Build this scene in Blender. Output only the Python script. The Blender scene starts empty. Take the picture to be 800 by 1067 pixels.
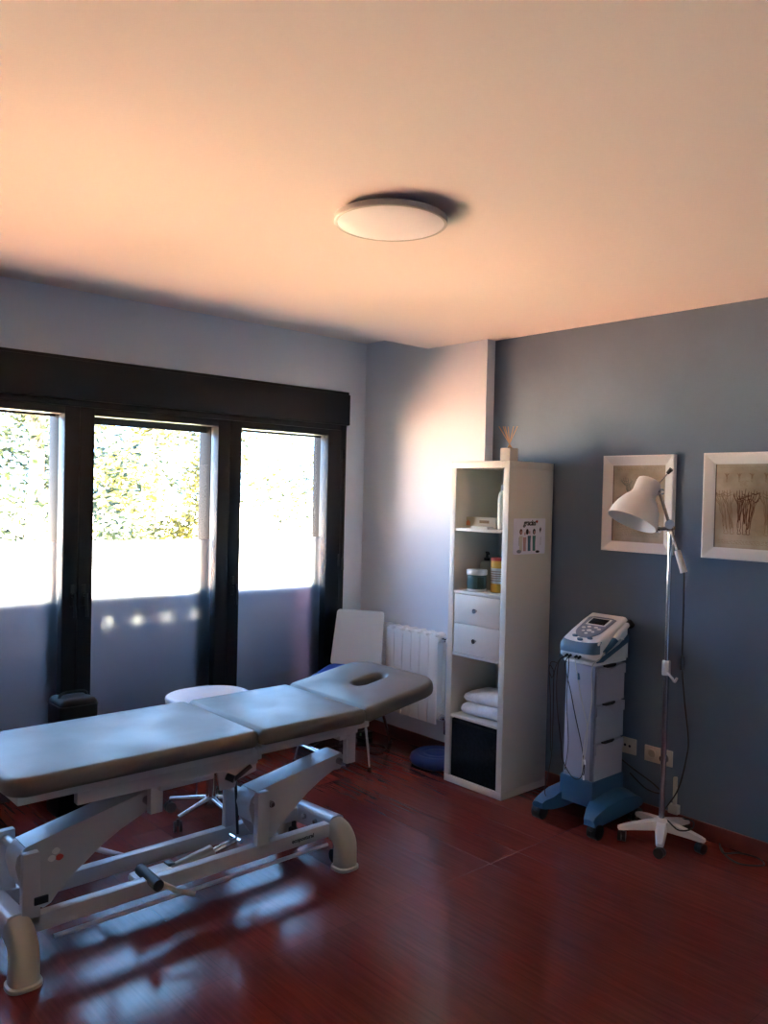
import bpy, bmesh, math, random
from mathutils import Vector, Matrix
random.seed(7)
S = bpy.context.scene
COL = S.collection
PI = math.pi
cos, sin = math.cos, math.sin

# ------------------------------------------------------------------ materials
def new_mat(name):
    m = bpy.data.materials.new(name); m.use_nodes = True
    nt = m.node_tree
    return m, nt, nt.nodes['Principled BSDF']
def mat(name, col, rough=.5, metal=0, spec=.5, noise=0, nscale=20, bump=0, bscale=200, rnoise=0, coat=0):
    m, nt, b = new_mat(name)
    b.inputs['Base Color'].default_value = (*col, 1)
    b.inputs['Roughness'].default_value = rough
    b.inputs['Metallic'].default_value = metal
    b.inputs['Specular IOR Level'].default_value = spec
    if coat:
        b.inputs['Coat Weight'].default_value = coat
        b.inputs['Coat Roughness'].default_value = .12
    tc = nt.nodes.new('ShaderNodeTexCoord')
    if noise or rnoise:
        n = nt.nodes.new('ShaderNodeTexNoise'); n.inputs['Scale'].default_value = nscale
        n.inputs['Detail'].default_value = 5
        nt.links.new(tc.outputs['Object'], n.inputs['Vector'])
    if noise:
        r = nt.nodes.new('ShaderNodeValToRGB')
        r.color_ramp.elements[0].position = .3; r.color_ramp.elements[1].position = .7
        r.color_ramp.elements[0].color = (*[c*(1-noise) for c in col], 1)
        r.color_ramp.elements[1].color = (*[min(1, c*(1+noise)) for c in col], 1)
        nt.links.new(n.outputs['Fac'], r.inputs['Fac'])
        nt.links.new(r.outputs['Color'], b.inputs['Base Color'])
    if rnoise:
        mr = nt.nodes.new('ShaderNodeMapRange')
        mr.inputs['From Min'].default_value = .3; mr.inputs['From Max'].default_value = .7
        mr.inputs['To Min'].default_value = max(.02, rough-rnoise); mr.inputs['To Max'].default_value = rough+rnoise
        nt.links.new(n.outputs['Fac'], mr.inputs['Value'])
        nt.links.new(mr.outputs['Result'], b.inputs['Roughness'])
    if bump:
        n2 = nt.nodes.new('ShaderNodeTexNoise'); n2.inputs['Scale'].default_value = bscale
        n2.inputs['Detail'].default_value = 3
        nt.links.new(tc.outputs['Object'], n2.inputs['Vector'])
        bp = nt.nodes.new('ShaderNodeBump'); bp.inputs['Strength'].default_value = bump
        bp.inputs['Distance'].default_value = .002
        nt.links.new(n2.outputs['Fac'], bp.inputs['Height'])
        nt.links.new(bp.outputs['Normal'], b.inputs['Normal'])
    return m

M = {}
M['ceiling'] = mat('ceiling_paint', (.84, .78, .74), .9, spec=.2, bump=.15, bscale=60)
M['white_wall'] = mat('white_wall_paint', (.68, .745, .84), .85, spec=.25, bump=.15, bscale=150)
M['blue_wall'] = mat('slate_blue_paint', (.115, .165, .235), .6, spec=.35, noise=.06, nscale=3, bump=.3, bscale=120)
M['black_alu'] = mat('black_aluminium', (.008, .008, .010), .42, spec=.35, bump=.05, bscale=400)
M['black_rail'] = mat('dark_grey_aluminium', (.006, .0065, .007), .55, spec=.1)
M['white_metal'] = mat('white_powder_coat', (.47, .48, .51), .28, spec=.5, bump=.03, bscale=300)
M['cream_plastic'] = mat('cream_plastic', (.46, .42, .35), .33, bump=.05, bscale=400)
M['vinyl'] = mat('taupe_vinyl', (.100, .091, .088), .46, spec=.6, noise=.12, nscale=6, rnoise=.08, bump=.35, bscale=220)
M['chrome'] = mat('chrome', (.72, .72, .74), .12, metal=1)
M['steel'] = mat('brushed_steel', (.45, .44, .44), .25, metal=1)
M['black_plastic'] = mat('black_plastic', (.012, .012, .013), .35)
M['black_rubber'] = mat('black_rubber', (.015, .015, .016), .6)
M['black_fabric'] = mat('black_canvas', (.010, .011, .016), .9, spec=.1, noise=.35, nscale=60, bump=.5, bscale=500)
M['black_leather'] = mat('black_leatherette', (.006, .006, .008), .55, spec=.25, bump=.4, bscale=250)
M['shelf_white'] = mat('white_laminate', (.66, .65, .61), .42, spec=.4)
M['radiator'] = mat('radiator_enamel', (.80, .81, .80), .3, spec=.5)
M['stool_white'] = mat('glossy_white_seat_shell', (.78, .83, .90), .3)
M['white_plastic'] = mat('white_plastic', (.80, .81, .83), .35)
M['chair_white'] = mat('white_moulded_shell', (.62, .70, .74), .4)
M['blue_cloth'] = mat('royal_blue_cloth', (.02, .06, .26), .85, spec=.15, bump=.4, bscale=400)
M['blue_rubber'] = mat('navy_rubber', (.012, .034, .17), .5, bump=.2, bscale=300)
M['cart_lilac'] = mat('pale_grey_cart_plastic', (.42, .45, .56), .4, bump=.05, bscale=300)
M['cart_blue'] = mat('petrol_blue_plastic', (.03, .11, .22), .38)
M['dev_blue'] = mat('slate_blue_device_plastic', (.06, .14, .24), .35)
M['dev_grey'] = mat('grey_panel_plastic', (.22, .25, .33), .4)
M['lcd'] = mat('lcd_glass', (.02, .018, .018), .12)
M['lamp_white'] = mat('white_lamp_enamel', (.70, .68, .68), .35)
M['frame_white'] = mat('white_picture_frame', (.78, .76, .74), .45)
M['socket'] = mat('ivory_socket_plastic', (.62, .58, .50), .4)
M['towel'] = mat('white_terry', (.80, .84, .88), .95, spec=.1, noise=.06, nscale=30, bump=.9, bscale=350)
M['cardboard'] = mat('pale_card_box', (.55, .48, .38), .7)
M['paper'] = mat('white_paper', (.80, .80, .93), .7)
M['ink'] = mat('black_ink', (.02, .02, .03), .8)
M['red'] = mat('red_plastic', (.42, .03, .02), .4)
M['yellow'] = mat('yellow_plastic', (.62, .33, .03), .45)
M['label_white'] = mat('label_paper', (.62, .60, .55), .6)
M['teal_gel'] = mat('teal_grey_tub', (.06, .13, .14), .3, noise=.25, nscale=30)
M['dark_label'] = mat('dark_green_label', (.015, .04, .03), .5)
M['pump_white'] = mat('cloudy_white_bottle', (.42, .45, .42), .4)
M['wood_reed'] = mat('reed_wood', (.50, .28, .13), .7)
M['diffuser_box'] = mat('pale_stone_cube', (.50, .46, .42), .7)
M['lamp_disc'] = mat('opal_lamp_cover', (.86, .82, .84), .6)
M['lamp_rim'] = mat('grey_white_lamp_rim', (.50, .48, .45), .5)
M['pink_skin'] = mat('brown_hair_ink', (.12, .03, .02), .8)
M['rose'] = mat('rose_ink', (.55, .33, .36), .8)
M['blue_ink'] = mat('denim_ink', (.06, .16, .24), .8)
M['teal_ink'] = mat('teal_ink', (.07, .22, .22), .8)
M['sepia'] = mat('sepia_ink', (.13, .055, .025), .9)
M['sepia_light'] = mat('pale_sepia_ink', (.26, .17, .10), .9)
M['grey_ink'] = mat('grey_ink', (.20, .20, .17), .9)
M['passe'] = mat('brown_frame_slip', (.12, .07, .05), .6)
M['cream_wrap'] = mat('cream_cable_cover', (.55, .55, .50), .5)
M['trunk'] = mat('tree_bark', (.22, .12, .07), .9, noise=.3, nscale=10)
M['patio'] = mat('terracotta_patio', (.82, .43, .27), .8, spec=.2, noise=.12, nscale=3)
M['far_ground'] = mat('pale_gravel', (.66, .62, .50), .9, spec=.1, noise=.1, nscale=1)
M['added_dark_lawn'] = mat('added_dark_grass', (.05, .09, .02), .9, noise=.3, nscale=8)
M['parapet'] = mat('grey_rendered_parapet', (.42, .43, .50), .9, noise=.06, nscale=4, spec=.2)
M['tile_pink'] = mat('pale_pink_glazed_tile', (.95, .58, .52), .6)
M['terrace_floor'] = mat('grey_terrace_tiles', (.115, .120, .145), .9)
M['sunlit_pink'] = mat('pink_with_painted_sunlight', (.88, .50, .54), .9, spec=.2)  # sunlight on the outer wall strip is put into this bright pink
M['pot'] = mat('terracotta_pot', (.72, .25, .12), .8)
M['green_led'] = mat('pale_green_plastic', (.25, .45, .30), .4)

# laminate floor: planks running along Y
def floor_material():
    m, nt, b = new_mat('red_laminate_planks')
    L = nt.links.new; N = nt.nodes.new
    tc = N('ShaderNodeTexCoord')
    mp = N('ShaderNodeMapping'); mp.inputs['Rotation'].default_value = (0, 0, PI/2)
    L(tc.outputs['Object'], mp.inputs['Vector'])
    br = N('ShaderNodeTexBrick'); br.offset = .37; br.offset_frequency = 1
    br.inputs['Scale'].default_value = 1
    br.inputs['Brick Width'].default_value = 1.25; br.inputs['Row Height'].default_value = .19
    br.inputs['Mortar Size'].default_value = .0009; br.inputs['Mortar Smooth'].default_value = .3
    br.inputs['Color1'].default_value = (.140, .028, .020, 1); br.inputs['Color2'].default_value = (.170, .035, .025, 1)
    br.inputs['Mortar'].default_value = (.085, .02, .015, 1)
    L(mp.outputs['Vector'], br.inputs['Vector'])
    mp2 = N('ShaderNodeMapping'); mp2.inputs['Scale'].default_value = (30, 1.6, 1)
    L(tc.outputs['Object'], mp2.inputs['Vector'])
    ns = N('ShaderNodeTexNoise'); ns.inputs['Scale'].default_value = 2.2; ns.inputs['Detail'].default_value = 7
    ns.inputs['Distortion'].default_value = .6
    L(mp2.outputs['Vector'], ns.inputs['Vector'])
    rp = N('ShaderNodeValToRGB')
    rp.color_ramp.elements[0].position = .3; rp.color_ramp.elements[0].color = (.78, .76, .75, 1)
    rp.color_ramp.elements[1].position = .7; rp.color_ramp.elements[1].color = (1.15, 1.13, 1.12, 1)
    L(ns.outputs['Fac'], rp.inputs['Fac'])
    mx = N('ShaderNodeMix'); mx.data_type = 'RGBA'; mx.blend_type = 'MULTIPLY'; mx.inputs[0].default_value = 1
    L(br.outputs['Color'], mx.inputs[6]); L(rp.outputs['Color'], mx.inputs[7])
    L(mx.outputs[2], b.inputs['Base Color'])
    b.inputs['Roughness'].default_value = .19
    b.inputs['Specular IOR Level'].default_value = .36
    bp = N('ShaderNodeBump'); bp.inputs['Strength'].default_value = .08; bp.inputs['Distance'].default_value = .0008
    L(br.outputs['Fac'], bp.inputs['Height']); bp.invert = True
    L(bp.outputs['Normal'], b.inputs['Normal'])
    return m
M['floor'] = floor_material()
M['skirting'] = mat('red_brown_skirting', (.15, .030, .020), .35, noise=.2, nscale=15)

def glass_clear():
    m = bpy.data.materials.new('clear_window_glass'); m.use_nodes = True
    nt = m.node_tree; nt.nodes.clear(); N = nt.nodes.new; L = nt.links.new
    o = N('ShaderNodeOutputMaterial'); t = N('ShaderNodeBsdfTransparent'); g = N('ShaderNodeBsdfGlossy')
    g.inputs['Roughness'].default_value = .02; t.inputs['Color'].default_value = (.95, .97, .97, 1)
    mx = N('ShaderNodeMixShader'); fr = N('ShaderNodeFresnel'); fr.inputs['IOR'].default_value = 1.3
    L(fr.outputs[0], mx.inputs[0]); L(t.outputs[0], mx.inputs[1]); L(g.outputs[0], mx.inputs[2])
    L(mx.outputs[0], o.inputs['Surface'])
    return m
M['glass'] = glass_clear()
def glass_frost():
    m = bpy.data.materials.new('frosted_window_film'); m.use_nodes = True
    nt = m.node_tree; nt.nodes.clear(); N = nt.nodes.new; L = nt.links.new
    o = N('ShaderNodeOutputMaterial'); r = N('ShaderNodeBsdfRefraction')
    r.inputs['Roughness'].default_value = .5; r.inputs['IOR'].default_value = 1.25
    r.inputs['Color'].default_value = (.76, .78, .84, 1)
    tl = N('ShaderNodeBsdfTranslucent'); tl.inputs['Color'].default_value = (.7, .75, .85, 1)
    mx = N('ShaderNodeMixShader'); mx.inputs[0].default_value = .01
    L(r.outputs[0], mx.inputs[1]); L(tl.outputs[0], mx.inputs[2]); L(mx.outputs[0], o.inputs['Surface'])
    return m
M['frost'] = glass_frost()
def leaf_mat(name, c1, c2):
    m, nt, b = new_mat(name); N = nt.nodes.new; L = nt.links.new
    tc = N('ShaderNodeTexCoord'); ns = N('ShaderNodeTexNoise'); ns.inputs['Scale'].default_value = 1.3
    L(tc.outputs['Object'], ns.inputs['Vector'])
    rp = N('ShaderNodeValToRGB'); rp.color_ramp.elements[0].position = .4; rp.color_ramp.elements[1].position = .6
    rp.color_ramp.elements[0].color = (*c1, 1); rp.color_ramp.elements[1].color = (*c2, 1)
    L(ns.outputs['Fac'], rp.inputs['Fac']); L(rp.outputs['Color'], b.inputs['Base Color'])
    b.inputs['Roughness'].default_value = .7
    tl = N('ShaderNodeBsdfTranslucent'); L(rp.outputs['Color'], tl.inputs['Color'])
    mx = N('ShaderNodeMixShader'); mx.inputs[0].default_value = .45
    L(b.outputs[0], mx.inputs[1]); L(tl.outputs[0], mx.inputs[2])
    L(mx.outputs[0], nt.nodes['Material Output'].inputs['Surface'])
    return m
M['leaf_dark'] = leaf_mat('conifer_leaves', (.004, .010, .002), (.024, .032, .006))
M['leaf_light'] = leaf_mat('yellow_green_leaves', (.018, .023, .003), (.12, .095, .012))

# ------------------------------------------------------------------ mesh builder
class MB:
    def __init__(s): s.bm = bmesh.new()
    def add(s, verts, faces, mtx=None):
        vs = [s.bm.verts.new(mtx @ Vector(v) if mtx else Vector(v)) for v in verts]
        for f in faces:
            try: s.bm.faces.new([vs[i] for i in f])
            except ValueError: pass
        return vs
    def box(s, x0, x1, y0, y1, z0, z1, bev=0, mtx=None, seg=2):
        t = bmesh.new()
        bmesh.ops.create_cube(t, size=1)
        for v in t.verts:
            v.co = Vector((x0+(v.co.x+.5)*(x1-x0), y0+(v.co.y+.5)*(y1-y0), z0+(v.co.z+.5)*(z1-z0)))
        if bev: bmesh.ops.bevel(t, geom=t.edges[:], offset=bev, segments=seg, affect='EDGES', profile=.5)
        s.merge(t, mtx); return s
    def merge(s, t, mtx=None):
        t.verts.index_update()
        s.add([v.co.copy() for v in t.verts], [[v.index for v in f.verts] for f in t.faces], mtx); t.free()
    def prism(s, pts, a, b, axis='y', bev=0, mtx=None):
        # polygon pts in the other two axes, extruded along axis from a to b
        def P(p, q):
            return {'y': (p[0], q, p[1]), 'x': (q, p[0], p[1]), 'z': (p[0], p[1], q)}[axis]
        n = len(pts); t = bmesh.new()
        va = [t.verts.new(P(p, a)) for p in pts]; vb = [t.verts.new(P(p, b)) for p in pts]
        t.faces.new(va); t.faces.new(vb[::-1])
        for i in range(n): t.faces.new([va[i], vb[i], vb[(i+1) % n], va[(i+1) % n]][::-1])
        bmesh.ops.recalc_face_normals(t, faces=t.faces[:])
        if bev: bmesh.ops.bevel(t, geom=t.edges[:], offset=bev, segments=2, affect='EDGES', profile=.5)
        s.merge(t, mtx); return s
    def loft(s, rings, cap0=True, cap1=True, closed=True):
        vs = [[s.bm.verts.new(Vector(p)) for p in r] for r in rings]
        n = len(rings[0])
        for a, b in zip(vs, vs[1:]):
            for i in range(n if closed else n-1):
                j = (i+1) % n
                try: s.bm.faces.new([a[i], a[j], b[j], b[i]])
                except ValueError: pass
        if cap0: s.bm.faces.new(vs[0][::-1])
        if cap1: s.bm.faces.new(vs[-1])
        return s
    def lathe(s, prof, c=(0, 0, 0), n=32, mtx=None, cap=True):
        rings = []
        for r, z in prof:
            ring = [Vector((r*cos(2*PI*i/n), r*sin(2*PI*i/n), z)) for i in range(n)]
            ring = [(mtx @ p if mtx else p) + Vector(c) for p in ring]
            rings.append(ring)
        return s.loft(rings, cap, cap)
    def tube(s, pts, r, n=10, cap=True, smooth=0):
        pts = [Vector(p) for p in pts]
        if smooth:
            out = []
            m = len(pts)
            for i in range(m-1):
                p0 = pts[max(i-1, 0)]; p1 = pts[i]; p2 = pts[i+1]; p3 = pts[min(i+2, m-1)]
                for k in range(smooth):
                    t = k/smooth
                    out.append(.5*((2*p1)+(-p0+p2)*t+(2*p0-5*p1+4*p2-p3)*t*t+(-p0+3*p1-3*p2+p3)*t**3))
            out.append(pts[-1]); pts = out
        rr = r if isinstance(r, (list, tuple)) else [r]*len(pts)
        if len(rr) != len(pts): rr = [rr[0]+(rr[-1]-rr[0])*i/(len(pts)-1) for i in range(len(pts))]
        rings = []; up = None
        for i, p in enumerate(pts):
            d = (pts[min(i+1, len(pts)-1)]-pts[max(i-1, 0)]).normalized()
            if up is None:
                up = Vector((0, 0, 1)) if abs(d.z) < .9 else Vector((1, 0, 0))
            sd = d.cross(up).normalized(); up = sd.cross(d).normalized()
            rings.append([p+rr[i]*(cos(2*PI*k/n)*sd+sin(2*PI*k/n)*up) for k in range(n)])
        return s.loft(rings, cap, cap)
    def bar(s, a, b, w, h, up=(0, 0, 1), bev=0):
        a = Vector(a); b = Vector(b); d = (b-a); L = d.length; d.normalize()
        sd = d.cross(Vector(up)).normalized(); u = sd.cross(d)
        mtx = Matrix((( d.x, sd.x, u.x, a.x), (d.y, sd.y, u.y, a.y), (d.z, sd.z, u.z, a.z), (0, 0, 0, 1)))
        return s.box(0, L, -w/2, w/2, -h/2, h/2, bev, mtx)
    def build(s, name, m, parent=None, sharp=38, loc=None):
        bmesh.ops.recalc_face_normals(s.bm, faces=s.bm.faces[:])
        me = bpy.data.meshes.new(name)
        s.bm.to_mesh(me); s.bm.free()
        me.polygons.foreach_set('use_smooth', [True]*len(me.polygons))
        me.set_sharp_from_angle(angle=math.radians(sharp))
        me.materials.append(M[m] if isinstance(m, str) else m)
        o = bpy.data.objects.new(name, me); COL.objects.link(o)
        if parent:
            o.parent = parent
            me.transform(Matrix.Translation(-world_loc(parent)))
        if loc is not None:
            me.transform(Matrix.Translation(-Vector(loc))); o.location = loc
        return o
def world_loc(o):
    v = Vector((0, 0, 0))
    while o: v += o.location; o = o.parent
    return v
def tag(o, label=None, cat=None, group=None, kind=None):
    for k, v in (('label', label), ('category', cat), ('group', group), ('kind', kind)):
        if v: o[k] = v
    return o
def empty(name, loc=(0, 0, 0)):
    o = bpy.data.objects.new(name, None); COL.objects.link(o); o.location = loc
    o.empty_display_size = .1
    return o
def struct(name, mb, m, parent=None):
    o = mb.build(name, m, parent)
    if not parent: o['kind'] = 'structure'
    return o
def rrect(x0, x1, y0, y1, rad, inset=0, n=6, z=0):
    # rad: radii at (x0,y0),(x1,y0),(x1,y1),(x0,y1)
    cs = [(x0, y0, 1, 1, PI), (x1, y0, -1, 1, 1.5*PI), (x1, y1, -1, -1, 0), (x0, y1, 1, -1, .5*PI)]
    out = []
    for (cx, cy, sx, sy, a0), r in zip(cs, rad):
        r = max(r, inset+.002)
        ox, oy = cx+sx*r, cy+sy*r
        for k in range(n+1):
            a = a0+PI/2*k/n
            out.append((ox+(r-inset)*cos(a), oy+(r-inset)*sin(a), z))
    return out
def text_mesh(txt, size, mtx, m, parent, name='lettering', extrude=.0006, spacing=1, shear=0, bold=0):
    c = bpy.data.curves.new('lettering', 'FONT'); c.body = txt; c.size = size; c.extrude = extrude
    c.align_x = 'CENTER'; c.align_y = 'CENTER'; c.space_character = spacing; c.shear = shear; c.offset = bold
    o = bpy.data.objects.new('lettering_source', c); COL.objects.link(o)
    dg = bpy.context.evaluated_depsgraph_get(); dg.update()
    me = bpy.data.meshes.new_from_object(o.evaluated_get(dg))
    bpy.data.objects.remove(o); bpy.data.curves.remove(c)
    me.transform(mtx); me.transform(Matrix.Translation(-world_loc(parent)))
    me.materials.clear(); me.materials.append(M[m])
    me.name = name
    ob = bpy.data.objects.new(name, me); COL.objects.link(ob); ob.parent = parent
    return ob

# ------------------------------------------------------------------ room
H = 2.567; H2 = 2.671; YE = -.606; XB = .072; YC = -1.11; XL = -5.6; YN = -6.3; TH = .25
struct('floor', MB().box(XL-TH, XB+TH, YN-TH, .25, -.2, 0), 'floor')
cm = MB(); cm.box(XL-TH, XB+TH, YN-TH, YE, H, H+.3); cm.box(XL-TH, XB+TH, YE, .25, H2, H+.3)
struct('ceiling', cm, 'ceiling')
WX0, WX1 = -3.78, -.165
w = MB(); w.box(WX1, 0.0, 0, .25, 0, H2); w.box(WX0, WX1, 0, .25, 2.31, H2); w.box(XL, WX0, 0, .25, 0, H2)
struct('wall_back', w, 'white_wall')
struct('wall_corner', MB().box(0, .30, YC, .25, 0, H2), 'white_wall')
struct('wall_right', MB().box(XB, XB+TH, YN, YC, 0, H2-.05), 'blue_wall')
struct('wall_left', MB().box(XL-TH, XL, YN-TH, .25, 0, H2-.05), 'white_wall')
struct('wall_front', MB().box(XL, XB+TH, YN-TH, YN, 0, H2-.05), 'white_wall')
b = MB().prism([(0, 0), (-.014, 0), (-.014, .072), (-.010, .079), (0, .079)], YN, YC-.014, 'y', mtx=Matrix.Translation((XB, 0, 0)))
struct('baseboard_right', b, 'skirting')
b = MB().prism([(0, 0), (-.014, 0), (-.014, .072), (-.010, .079), (0, .079)], YC, 0, 'y')
b.box(0, XB, YC-.014, YC, 0, .079)
struct('baseboard_corner', b, 'skirting')
b = MB().box(WX1, -.014, -.014, 0, 0, .079); b.box(XL, WX0, -.014, 0, 0, .079)
struct('baseboard_back', b, 'skirting')
struct('baseboard_left', MB().box(XL, XL+.014, YN, -.014, 0, .079), 'skirting')

# ------------------------------------------------------------------ window
win = empty('window_1', (-1.97, 0, 0)); win['kind'] = 'structure'
f = MB()
f.box(-.213, WX1, -.004, .075, 0, 2.09, .003)
f.box(WX0, WX0+.05, -.004, .075, 0, 2.09, .003)
f.box(WX0+.05, -.213, -.004, .075, 2.055, 2.09, .003)
f.box(WX0+.05, -.213, -.004, .075, 0, .045, .003)
f.build('window_frame', 'black_alu', win)
rb = MB().box(WX0-.01, WX1+.004, -.034, .16, 2.089, 2.296, .004); rb.box(WX0-.006, WX1-.004, -.028, .16, 2.292, 2.314, .003)
rb.build('shutter_box', 'black_alu', win)
leaves = [(-1.083, -.215), (-2.008, -1.087), (-2.930, -2.012), (-3.73, -2.934)]
GL = .055
panes = []
for i, (x0, x1) in enumerate(leaves):
    z0, z1 = .047, 2.053
    sl = .078 if i else .080; sr = .080 if i else .112
    gx0, gx1, gz0, gz1 = x0+sl, x1-sr, z0+.085, 2.012
    s = MB()
    s.box(x0, gx0, -.012, GL+.02, z0, z1, .003)
    s.box(gx1, x1, -.012, GL+.02, z0, z1, .003)
    s.box(gx0, gx1, -.012, GL+.02, z0, gz0, .003); s.box(gx0, gx1, -.012, GL+.02, gz1, z1, .003)
    sash = s.build('sash', 'black_alu', win)
    MB().box(gx0-.004, gx1+.004, GL-.003, GL+.003, gz0-.004, gz1+.004).build('glass_pane', 'glass', sash)
    fm = MB().box(gx0, gx1, GL-.0065, GL-.0035, gz0, 1.328); fm.build('frosted_film', 'frost', sash)
    # exterior roller guide
    # handles at the meeting stiles
    if i in (1, 2, 3, 0):
        sides = {0: [x0+.030], 1: [x0+.030], 2: [x1-.030], 3: [x1-.030]}[i]
        for hx in sides:
            h = MB(); h.box(hx-.012, hx+.012, -.020, -.012, .985, 1.10, .003)
            h.tube([(hx, -.012, 1.045), (hx, -.05, 1.045)], .009, 10)
            h.tube([(hx, -.05, 1.053), (hx, -.056, 1.03), (hx+.004, -.058, .93)], [.010, .008], 10, smooth=4)
            h.build('handle', 'black_plastic', sash)
hg = MB()
for z in (.35, 1.17, 1.88): hg.tube([(-.221, -.018, z-.04), (-.221, -.018, z+.04)], .007, 8)
hg.build('hinge', 'black_plastic', win)
MB().tube([(-.182, -.012, 2.05), (-.182, -.012, 1.16)], .003, 6).tube([(-.182, -.012, 1.18), (-.182, -.014, 1.10)], .008, 8).build('shutter_cord', 'black_plastic', win)
for x in [WX1-.03, -1.085, -2.01, -2.932, WX0+.03]:
    MB().box(x-.078, x+.03, .085, .225, 0, 2.09, .004).build('shutter_guide', 'black_rail', win)
sh = MB()
for k, (x0, x1) in enumerate(leaves): sh.box(x0+.035, x1-.055, .14, .156, 1.978 if k == 1 else 2.004, 2.10, .003)
sh.build('shutter_edge', 'black_rail', win)

# ------------------------------------------------------------------ outside
struct('patio', MB().box(-14, -1.2, 2.5, 8, -.30, -.05), 'patio')
struct('terrace', MB().box(-14, 12, .25, 2.5, -.30, -.05), 'terrace_floor')
struct('added_dark_lawn', MB().box(-1.2, 12, 2.5, 5, -.30, -.05), 'added_dark_lawn')  # unseen dark ground added so the warm bounce comes from the left
g = MB(); g.box(-1.2, 90, 5, 8, -.35, -.06); g.box(-60, 90, 8, 120, -.35, -.06); struct('far_ground', g, 'far_ground')
struct('sky_blocker_slab', MB().box(-14, .60, .25, 1.62, 2.78, 2.98), 'terrace_floor')  # unseen slab added to keep sky light off the terrace, parapet and room floor
struct('sun_blocker_wall', MB().box(-4.75, -4.6, .25, 2.5, -.05, 5.4), 'terrace_floor')  # unseen tall wall added to block the sun and keep the terrace shaded
pz = .985; py = .36
pw = MB()
gaps = [(-1.684, .0064), (-1.496, .0070), (-1.304, .0072), (-1.116, .0072)]
xs = [-4.0]
for gx, gw in gaps: xs += [gx-gw, gx+gw]
xs.append(-.02)
for a, b_ in zip(xs[::2], xs[1::2]): pw.box(a, b_, py, py+.02, .80, .85)
pw.box(-4.0, -.02, py, py+.02, -.05, .80); pw.box(-4.0, -.02, py, py+.02, .85, pz-.02)
pw.box(-4.0, -.02, py-.008, py+.028, pz-.02, pz)
struct('parapet', pw, 'parapet')
struct('sunlit_strip_pillar', MB().box(-.325, -.06, .30, py-.009, -.05, pz), 'sunlit_pink')  # stands in for a sunlit wall strip; its brightness is in the pink colour

def tree(name, label, x, y, h, spread, zc0, n, leaf, lsize, trunk_r, kind='round'):
    t = empty(name, (x, y, -.05)); tag(t, label, 'tree', 'trees beyond the terrace')
    tk = MB(); tk.tube([(x, y, -.05), (x+.1, y, h*.35), (x-.05, y+.1, h*.9)], [trunk_r, trunk_r*.3], 10, smooth=5)
    for k in range(14):
        a = random.uniform(0, 2*PI); z = random.uniform(zc0*.6, h*.85)
        L = spread*random.uniform(.5, .9)*(1-.5*z/h)
        tk.tube([(x, y, z), (x+L*.5*cos(a), y+L*.5*sin(a), z+L*.2), (x+L*cos(a), y+L*sin(a), z+L*(.35 if kind == 'round' else -.05))], [trunk_r*.35, trunk_r*.08], 6, smooth=3)
    tk.build('trunk', 'trunk', t)
    lf = MB(); vs = []; fs = []
    clusters = []
    for k in range(int(n/55)):
        z = random.uniform(zc0, h)
        rr = spread*((1-(z/h))*1.0+.12 if kind == 'cone' else math.sqrt(max(.05, 1-((z-h*.55)/(h*.5))**2)))
        a = random.uniform(0, 2*PI); q = rr*math.sqrt(random.uniform(.15, 1))
        clusters.append((x+q*cos(a), y+q*sin(a), z))
    for c in clusters:
        for k in range(55):
            p = Vector(c)+Vector((random.gauss(0, .28), random.gauss(0, .28), random.gauss(0, .20)))
            if kind == 'cone': p.z -= .5*abs(random.gauss(0, .4))
            d = Vector((random.gauss(0, 1), random.gauss(0, 1), random.gauss(0, .6))).normalized()
            e = d.orthogonal().normalized(); s_ = lsize*random.uniform(.6, 1.3)
            i0 = len(vs)
            vs += [p-d*s_, p+e*s_*.45, p+d*s_, p-e*s_*.45]; fs.append((i0, i0+1, i0+2, i0+3))
    me = bpy.data.meshes.new('foliage'); me.from_pydata([tuple(v-Vector((x, y, -.05))) for v in vs], [], fs); me.materials.append(M[leaf])
    o = bpy.data.objects.new('foliage', me); COL.objects.link(o); o.parent = t
tree('conifer_tree', 'dark green conifer with a brown trunk seen through the leftmost pane', .80, 9, 8, 1.75, .2, 9500, 'leaf_dark', .075, .15, 'cone')
tree('broadleaf_tree', 'sunlit yellow-green tree seen through the middle pane', 5.4, 14.2, 6.5, 2.6, .3, 10500, 'leaf_light', .09, .09)
tree('broadleaf_tree', 'sparse pale sunlit tree seen through the right-hand pane', 10.6, 14.6, 6, 2.2, .3, 4200, 'leaf_light', .08, .06)

# ------------------------------------------------------------------ treatment table
bed = empty('treatment_table', (-1.95, -1.45, 0))
tag(bed, 'three-section taupe padded treatment table on a white electric lifting frame', 'treatment table')
Y0, Y1 = -1.74, -1.135
def pad(x0, x1, zt, th, rad, hole=None, n=8):
    re = .024
    rings = []
    prof = [(.012, 0), (.003, .006), (0, .016)]
    for k in range(0, 7):
        a = PI/2*k/6; prof.append((re*(1-cos(a)), th-re+re*sin(a)))
    prof += [(.06, th+.002), (.12, th+.004)]
    for ins, z in prof: rings.append(rrect(x0, x1, Y0, Y1, rad, ins, n, zt-th+z))
    return rings
def outline_ok(r): return r
m_ = MB(); m_.loft(pad(-2.90, -1.972, .70, .062, (.07, .035, .035, .07))); p1 = m_.build('leg_cushion', 'vinyl', bed, 60)
m_ = MB(); m_.loft(pad(-1.966, -1.428, .70, .062, (.03, .03, .03, .03))); p2 = m_.build('seat_cushion', 'vinyl', bed, 60)
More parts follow.
